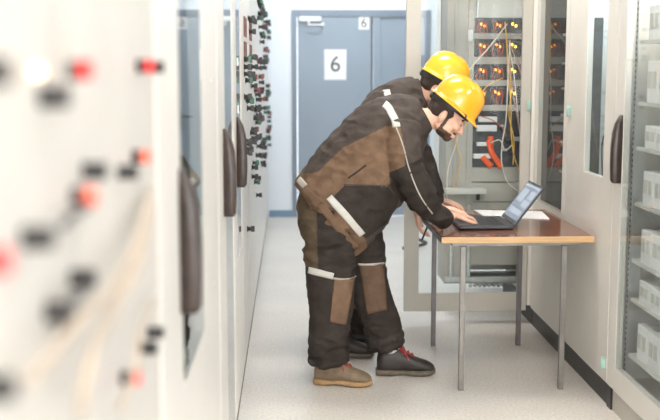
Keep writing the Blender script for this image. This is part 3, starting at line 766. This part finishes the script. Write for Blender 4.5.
def shoe(parent, pos, rz, upper, sole, lace, s=1.0, pitch=0.0):
    # pos = heel on the floor, toe towards +x before turning
    R = Matrix.Rotation(rz, 3, 'Z') @ Matrix.Rotation(pitch, 3, 'Y')
    f = lambda x, y, z: Vector(pos)+R @ Vector((x*s, y*s, z*s))
    def ring(x, w, z0, z1, pw=2.6, n=28, lean=0):
        r = []
        for k in range(n):
            a = 2*PI*k/n; ca, sa = math.cos(a), math.sin(a); e = 2/pw
            y = w*abs(ca)**e*math.copysign(1, ca); z = (z0+z1)/2+(z1-z0)/2*abs(sa)**e*math.copysign(1, sa)
            r.append(f(x+lean*(z-z0), y, z))
        return r
    b = MB()
    b.rings([ring(x, w, .018, h, pw) for x, w, h, pw in ((.002, .020, .09, 2.2), (.008, .033, .12, 2.4), (.035, .038, .135, 2.4), (.075, .039, .142, 2.4), (.105, .040, .140, 2.3), (.135, .042, .130, 2.2), (.165, .045, .112, 2.2), (.195, .049, .094, 2.2), (.225, .050, .082, 2.3), (.25, .047, .075, 2.3), (.272, .040, .065, 2.3), (.287, .027, .053, 2.2), (.293, .012, .042, 2.0))])
    u = b.build('shoe', upper, parent)
    b = MB()
    b.rings([ring(x, w, z0, z1, 3.5) for x, w, z0, z1 in ((-.004, .024, .004, .034), (.004, .035, .0, .036), (.03, .041, .0, .035), (.075, .041, .0, .032), (.095, .038, .006, .031), (.13, .038, .010, .032), (.16, .044, .006, .033), (.20, .051, .0, .033), (.24, .050, .0, .033), (.270, .042, .003, .034), (.289, .028, .008, .035), (.297, .012, .013, .034))])
    for x in (.02, .045, .17, .195, .22, .245):
        for sgn in (-1, 1): b.box(0, 0, 0, 0, 0, 0) if False else None
    b.build('sole', sole, u)
    b = MB()
    for i, x in enumerate((.115, .135, .155, .175)):
        z = (.137, .130, .119, .107)[i]
        b.tube([f(x, -.024, z-.012), f(x+.004, 0, z+.004), f(x+.012, .024, z-.014)], .0036, 6)
        b.tube([f(x, .024, z-.012), f(x+.004, 0, z+.005), f(x+.012, -.024, z-.014)], .0036, 6)
    for sgn in (-1, 1):
        b.tube([f(.112, 0, .140), f(.12, sgn*.02, .152), f(.14, sgn*.042, .128), f(.135, sgn*.036, .112), f(.115, 0, .138)], .0036, 6)
        b.tube([f(.118, 0, .139), f(.14, sgn*.034, .122), f(.16, sgn*.047, .085)], .0034, 6)
    b.build('laces', lace, u)
    b = MB(); b.rings([ring(x, w, z, z+.02, 2.2) for x, w, z in ((.012, .028, .118), (.04, .034, .128), (.08, .035, .132), (.108, .030, .128))])
    b.build('collar', M['dark_leather'], u)
    return u

def person(name_loc, label, P):
    root_loc = Vector(name_loc)
    b = MB()
    # torso, neck
    b.limb(P['torso_body']); f, R = head(b, P['head'], P['pitch'], P.get('yaw', 0))
    b.limb([(*P['neck0'], .062, .060), (*((Vector(P['neck0'])+f(-.02, 0, -.04))/2), .056, .056), (*f(-.018, 0, -.01), .058, .055)])
    for leg in P['legs']:
        b.limb([(x, y, z, r*.62, r*.62) for (x, y, z, r, _) in leg if z > .3]+[(x, y, z, .042, .040) for (x, y, z, r, _) in leg[:-1] if z <= .3]+[(leg[-1][0], leg[-1][1], leg[-1][2], .034, .03), (leg[-1][0], leg[-1][1], .06, .030, .026)])
        b.ell((leg[-1][0]+.02, leg[-1][1], .05), (.05, .020, .018))
    for arm, hp in zip(P['arms'], P['hands']):
        k = [(x, y, z, min(r*.62, .05), min(r*.62, .05)) for (x, y, z, r, _) in arm]
        k[-1] = (*arm[-1][:3], .030, .027); k.append((*hp['wr'], .027, .025))
        b.limb(k); hand(b, hp['wr'], hp['d'], hp['n'], hp['s'], hp.get('k', 1.0), hp.get('curl', .5), hp.get('spread', .2))
    body = b.build('person', [M['skin'], M['beard'], M['hair']], loc=root_loc)
    remeshed(body, .0048, 2, .5)
    tag(body, label, 'person')
    inv = R.inverted(); hc = Vector(P['head'])
    for p in body.data.polygons:
        q = inv @ (p.center+root_loc-hc)
        if abs(q.y) < .1 and -.13 < q.x < .14 and -.14 < q.z < .16:
            if P['beard'] and (q.x > .012 and q.z < -.052+(.05 if q.x < .030 else -.0) and q.x < .105 and not (q.x > .088 and abs(q.y) < .022 and q.z > -.066) and q.z > -.115): p.material_index = 1
            if P['beard'] and q.x > .09 and -.046 < q.z < -.036 and abs(q.y) < .028 : p.material_index = 1
            if .085 < q.x < .102 and .030 < q.z < .044 and .012 < abs(q.y) < .045: p.material_index = 2
    # eyes
    for s in (-1, 1):
        e = MB(); e.ell(f(.090, s*.031, .014), (.0105, .0115, .0060), R, 16); eo = e.build('eye', M['eye'], body)
        e = MB(); e.ell(f(.0985, s*.031, .012), (.004, .006, .006), R, 12); e.build('pupil', M['hair'], eo)
    # hair: cap at the back and the sides, below the helmet
    h = MB(); h.ell(f(-.010, 0, .045), (.092, .081, .080), R, 28)
    for s in (-1, 1): h.ell(f(-.042, s*.046, .012), (.040, .027, .040), R, 16); h.ell(f(.020, s*.071, .020), (.014, .007, .028), R, 12)
    h.ell(f(-.052, 0, .005), (.042, .052, .046), R, 20)
    ho = h.build('hair', M['hair'], body); remeshed(ho, .006, 2)
    helmet(body, f(-.004, 0, .068), R @ Matrix.Rotation(P.get('tilt', 0), 3, 'Y'), P['hmat'])
    # jacket
    j = MB(); j.limb(P['torso'], n=40, sub=6, power=2.3)
    for arm in P['arms']: j.limb(arm, n=26)
    jo = j.build('jacket', [M['jgrey'], M['jbrown'], M['jdark']], body)
    remeshed(jo, .006, 6, .5)
    wrinkle(jo, .019, (8, 6, 12), lambda p: 1.0, P['noff'])
    # collar
    c = MB(); c.limb(P['collar'], n=30); co = c.build('collar', M['jgrey'], jo)
    for p in jo.data.polygons:
        q = p.center+root_loc
        mi = 0
        for poly, k in P['zones']:
            if inpoly(q.x, q.z, poly): mi = k
        p.material_index = mi
    for rws, nm_, mm, yf, of in P['strips']: sewn(jo, rws, nm_, M[mm], jo, yf, of)
    # cuffs
    for arm in P['arms']:
        a, z = Vector(arm[-2][:3]), Vector(arm[-1][:3]); d = (z-a).normalized()
        c = MB(); r = arm[-1][3]+.004
        c.limb([(*(z-d*.035), r*.95, r*.95), (*(z-d*.015), r*1.05, r*1.05), (*(z+d*.008), r, r), (*(z+d*.012), r*.85, r*.85)]); c.build('cuff', M['jdark'], jo)
    # trousers
    t = MB(); t.limb(P['pelvis'], n=36, power=2.3)
    for leg in P['legs']: t.limb(leg, n=32, sub=6, power=2.2)
    to = t.build('trousers', [M['jdark'], M['jbrown'], M['jgrey'], M['jolive']], body)
    remeshed(to, .0065, 5, .5)
    wrinkle(to, .021, (7, 6, 15), lambda p: .5+1.1*max(0, min(1, (.42-p.z)/.3))+.5*max(0, min(1, (p.z-.55)/.2)), P['noff'])
    for p in to.data.polygons:
        q = p.center+root_loc; mi = 0
        for poly, k, yp in P['tzones']:
            if inpoly(q.x, q.z, poly) and yp(q): mi = k
        p.material_index = mi
    for rws, nm_, mm, yf, of in P['tstrips']: sewn(to, rws, nm_, M[mm], to, yf, of)
    for a in P['shoes']:
        s_ = shoe(body, *a)
    return body

# --- front man
F = {}
Y0 = 5.37
F['torso'] = [(.170, Y0, .838, .225, .200), (.205, Y0, .868, .240, .222), (.291, Y0, .980, .248, .222), (.397, Y0, 1.118, .239, .228), (.488, Y0, 1.243, .214, .228), (.565, Y0, 1.312, .170, .200), (.625, Y0, 1.343, .125, .130), (.660, Y0, 1.355, .09, .09)]
F['torso_body'] = [(.24, Y0, .86, .12, .15), (.33, Y0, .98, .12, .15), (.44, Y0, 1.12, .13, .16), (.52, Y0, 1.24, .125, .17), (.58, Y0, 1.30, .10, .14), (.63, Y0, 1.335, .07, .08)]
F['collar'] = [(.60, Y0, 1.335, .110, .105), (.635, Y0, 1.348, .102, .090), (.668, Y0, 1.362, .090, .080), (.676, Y0, 1.366, .074, .070)]
F['pelvis'] = [(.265, Y0, 1.02, .14, .17), (.215, Y0, .93, .165, .185), (.205, Y0+.01, .84, .165, .185), (.22, Y0+.01, .77, .14, .17)]
F['neck0'] = (.645, Y0, 1.345)
F['head'] = (.768, Y0-.01, 1.364); F['pitch'] = math.radians(36); F['yaw'] = math.radians(-6); F['beard'] = True; F['hmat'] = M['helmet']; F['tilt'] = math.radians(2)
aN = [(.545, 5.20, 1.325, .085, .075), (0.541, 5.170, 1.230)+(.080, .075), (0.567, 5.170, 1.108)+(.080, .072), (0.624, 5.190, 1.007)+(.074, .068), (0.701, 5.240, 0.907)+(.060, .056), (0.775, 5.300, 0.843)+(.044, .042)]
aF = [(.585, 5.50, 1.30, .080, .07), (.64, 5.54, 1.18, .070, .064), (.69, 5.56, 1.06, .064, .058), (.725, 5.58, .97, .056, .052), (.765, 5.60, .895, .044, .042)]
F['arms'] = [aN, aF]
F['hands'] = [dict(wr=(0.811, 5.340, 0.862), d=(.9, .5, -.10), n=(.12, .0, 1), s=1, curl=.45, k=.95), dict(wr=(.792, 5.605, .864), d=(.86, -.35, -.12), n=(.1, 0, 1), s=-1, curl=.35, k=1.0)]
F['legs'] = [[(.20, 5.29, .90, .14, .13), (.195, 5.285, .80, .14, .125), (.193, 5.28, .69, .128, .115), (.198, 5.28, .52, .118, .100), (.200, 5.28, .40, .107, .092), (.189, 5.28, .27, .093, .086), (.187, 5.285, .215, .090, .083), (.184, 5.285, .195, .083, .078), (.188, 5.285, .172, .094, .084), (.186, 5.285, .152, .083, .078), (.188, 5.285, .132, .092, .082), (.186, 5.285, .112, .082, .074)],
             [(.26, 5.45, .90, .13, .12), (.32, 5.46, .79, .125, .115), (.372, 5.46, .66, .112, .105), (.400, 5.46, .50, .100, .095), (.430, 5.46, .40, .094, .088), (.472, 5.46, .28, .090, .083), (.480, 5.46, .245, .090, .084), (.484, 5.46, .222, .082, .077), (.490, 5.46, .198, .096, .085), (.495, 5.46, .175, .084, .077), (.500, 5.46, .152, .092, .080)]]
DN = 5.17
F['zones'] = [
  ([(0.133, 1.095), (0.255, 1.216), (0.366, 1.274), (0.463, 1.322), (0.521, 1.331), (0.551, 1.205), (0.547, 1.118), (0.508, 1.069), (0.465, 1.030), (0.260, 1.036), (0.192, 0.963), (0.368, 0.764), (0.398, 0.655), (0.265, 0.655), (-0.052, 0.964), (-0.051, 1.061), (0.036, 1.076)], 1),
  ([(0.260, 1.036), (0.465, 1.030), (0.534, 0.961), (0.505, 0.853), (0.368, 0.764), (0.192, 0.963)], 2),
  ([(0.532, 1.128), (0.727, 1.205), (0.880, 0.811), (0.683, 0.762), (0.494, 1.010), (0.474, 1.098)], 2)]
F['strips'] = [(ribbon_rows([(0.459, 1.425), (0.479, 1.406), (0.489, 1.383), (0.504, 1.354), (0.509, 1.320)], .036), 'reflective_band', 'reflect', 4.6, .004),
  (ribbon_rows([(0.186, 0.980), (0.264, 0.896), (0.347, 0.792)], .034), 'reflective_band', 'reflect', 4.6, .017),
  (ribbon_rows([(0.504, 1.326), (0.524, 1.273), (0.544, 1.211), (0.563, 1.139), (0.591, 1.059), (0.633, 0.974), (0.695, 0.892)], .0055), 'piping', 'piping', 4.6, .004),
  (ribbon_rows([(0.258, 1.041), (0.360, 1.039), (0.462, 1.036)], .006), 'pocket_seam', 'jgrey', 4.6, .004),
  (ribbon_rows([(0.278, 1.073), (0.321, 1.102), (0.364, 1.136)], .009), 'pocket_zip', 'jdark', 4.6, .004),
  (ribbon_rows([(0.036, 1.038), (0.104, 0.983), (0.171, 0.911), (0.249, 0.808), (0.328, 0.718)], .036), 'hem_band', 'jbrown', 4.6, .010),
  (ribbon_rows([(0.152, 0.965), (0.118, 0.941), (0.099, 0.907)], .030), 'hem_tab', 'jbrown', 4.6, .016),
  (ribbon_rows([(0.046, 1.049), (0.075, 1.024)], .030), 'hem_patch', 'piping', 4.6, .013)]
F['tzones'] = [
  ([(-0.003, 0.984), (0.124, 0.984), (0.133, 0.621), (-0.005, 0.622)], 3, lambda q: q.y < 5.37 or q.x < .1)]
F['tstrips'] = [(quad_rows((0.212, 0.569), (0.315, 0.563), (0.271, 0.331), (0.192, 0.352)), 'knee_patch', 'jbrown', 4.6, .005),
  (quad_rows((0.348, 0.606), (0.476, 0.605), (0.493, 0.365), (0.390, 0.344)), 'knee_patch', 'jbrown2', 4.6, .005),
  (ribbon_rows([(0.089, 0.608), (0.143, 0.601), (0.208, 0.585)], .032), 'reflective_band', 'reflect', 4.6, .005),
  (ribbon_rows([(0.208, 0.575), (0.267, 0.567), (0.322, 0.564)], .008), 'piping', 'piping', 4.6, .007),
  (ribbon_rows([(0.343, 0.611), (0.409, 0.606), (0.476, 0.605)], .008), 'piping', 'piping', 4.6, .007)]
F['noff'] = (0, 0, 0)
F['shoes'] = [((.118, 5.308, .0), math.radians(-12), M['tan_suede'], M['tan_sole'], M['lace'], 1.0), ((.447, 5.455, .0), math.radians(-2), M['dark_leather'], M['dark_sole'], M['lace'], 1.04)]
P1 = person((.25, 5.37, 0), 'bearded worker in yellow hard hat bending over the table, typing on the laptop', F)
b = MB(); b.limb([(.52, 5.455, .08, .040, .034), (.522, 5.455, .13, .046, .038), (.515, 5.455, .17, .046, .04)]); b.build('sock', M['sock'], P1)

# --- rear man
B = {}
Y1 = 5.90
def sh(keys, dx, dz): return [(k[0]+dx, k[1]+(Y1-Y0), k[2]+dz)+tuple(k[3:]) for k in keys]
B['torso'] = [(.27, Y1, .90, .18, .19), (.30, Y1, .94, .19, .20), (.385, Y1, 1.06, .19, .21), (.465, Y1, 1.19, .185, .215), (.545, Y1, 1.32, .172, .22), (.620, Y1, 1.400, .145, .195), (.680, Y1, 1.442, .115, .13), (.712, Y1, 1.458, .09, .09)]
B['torso_body'] = [(.26, Y1, .90, .12, .14), (.36, Y1, 1.05, .12, .15), (.48, Y1, 1.20, .12, .16), (.58, Y1, 1.33, .115, .17), (.64, Y1, 1.40, .09, .13), (.68, Y1, 1.43, .07, .08)]
B['collar'] = [(.66, Y1, 1.432, .108, .102), (.69, Y1, 1.448, .100, .090), (.715, Y1, 1.465, .088, .080), (.722, Y1, 1.468, .072, .070)]
B['pelvis'] = [(.28, Y1, 1.04, .13, .17), (.25, Y1, .95, .14, .18), (.25, Y1, .87, .14, .18), (.26, Y1, .80, .12, .16)]
B['neck0'] = (.69, Y1, 1.44)
B['head'] = (.793, Y1, 1.482); B['pitch'] = math.radians(30); B['yaw'] = math.radians(-4); B['beard'] = False; B['hmat'] = M['helmet2']; B['tilt'] = 0
B['arms'] = [[(.60, 5.72, 1.42, .085, .075), (.62, 5.70, 1.28, .075, .07), (.63, 5.70, 1.12, .070, .066), (.655, 5.72, .97, .062, .058), (.690, 5.755, .86, .044, .042)],
             [(.63, 6.06, 1.40, .08, .07), (.68, 6.13, 1.26, .07, .066), (.74, 6.14, 1.12, .066, .062), (.79, 6.10, .98, .058, .055), (.83, 6.05, .885, .044, .042)]]
B['hands'] = [dict(wr=(.690, 5.765, .820), d=(.15, .05, -1), n=(-1, 0, .0), s=1, curl=.75), dict(wr=(.845, 6.035, .855), d=(.7, -.5, -.15), n=(.1, 0, 1), s=-1, curl=.4)]
B['legs'] = [[(.25, 5.82, .92, .13, .125), (.25, 5.82, .80, .125, .115), (.255, 5.82, .66, .11, .10), (.25, 5.82, .48, .10, .09), (.245, 5.82, .32, .09, .082), (.235, 5.82, .17, .09, .08), (.235, 5.82, .10, .09, .08)],
             [(.27, 5.99, .92, .13, .12), (.30, 6.0, .80, .12, .11), (.33, 6.0, .66, .108, .10), (.34, 6.0, .48, .098, .09), (.34, 6.0, .32, .09, .082), (.335, 6.0, .17, .09, .08), (.335, 6.0, .10, .09, .08)]]
B['zones'] = [([(.0, .7), (.0, 1.1), (.36, 1.24), (.62, 1.34), (.64, 1.0), (.5, .8)], 1), ([(.56, 1.2), (.9, 1.2), (.95, .8), (.55, .8)], 2)]
B['strips'] = [(ribbon_rows([(0.517, 1.481), (0.523, 1.445), (0.530, 1.398), (0.538, 1.346)], .036), 'reflective_band', 'reflect', 5.3, .004)]
B['tzones'] = [([(.25, .25), (.5, .25), (.5, .55), (.25, .55)], 1, lambda q: True)]
B['tstrips'] = []
B['noff'] = (3.3, 1.7, 5.1)
B['shoes'] = [((.165, 5.83, .0), math.radians(-6), M['dark_leather'], M['dark_sole'], mat('black_laces', (.03, .03, .03), .7), 1.0), ((.25, 6.0, .0), math.radians(2), M['dark_leather'], M['dark_sole'], M['ink'], 1.0)]
P2 = person((.28, 5.90, 0), 'worker in yellow hard hat leaning forward behind the typing man, holding a pen', B)
b = MB(); b.cyl((.748, 5.722, .765), (.712, 5.715, .675), .0055, .005); b.cyl((.712, 5.715, .675), (.708, 5.714, .664), .005, .001)
tag(b.build('pen', M['black'], loc=(.71, 5.76, .70)), 'black pen held in the hand below the table edge', 'pen')

# ------------------------------------------------------------------ light
world = bpy.data.worlds.new('daylight'); bpy.context.scene.world = world; world.use_nodes = True
bg = world.node_tree.nodes['Background']; bg.inputs[0].default_value = (.85, .92, 1, 1); bg.inputs[1].default_value = 1.5
def area(name, loc, rot, sx, sy_, power, col):
    l = bpy.data.lights.new(name, 'AREA'); l.shape = 'RECTANGLE'; l.size = sx; l.size_y = sy_; l.energy = power; l.color = col
    o = bpy.data.objects.new(name, l); C.objects.link(o); o.location = loc; o.rotation_euler = rot; return o
area('window_daylight', (0.7, RY0+.05, 1.85), (math.radians(90), 0, 0), 3.0, 2.0, 110, (1, .97, .92))

# ------------------------------------------------------------------ camera
cam = bpy.data.cameras.new('camera'); co = bpy.data.objects.new('camera', cam); C.objects.link(co)
co.location = (0, 0, 1.6); co.rotation_euler = (PI/2-0.131939, 0, -0.037041)
cam.sensor_width = 36; cam.lens = 1070/660*36; cam.clip_start = 0.05
cam.dof.use_dof = True; cam.dof.focus_distance = 5.45; cam.dof.aperture_fstop = 2.2
S = bpy.context.scene; S.camera = co
S.view_settings.view_transform = 'Standard'; S.view_settings.look = 'None'; S.view_settings.gamma = 1; S.view_settings.use_curve_mapping = False
S.view_settings.exposure = 1.25
S.cycles.use_denoising = True
S.cycles.max_bounces = 10; S.cycles.transparent_max_bounces = 16; S.cycles.glossy_bounces = 6
S.cycles.sample_clamp_indirect = 8
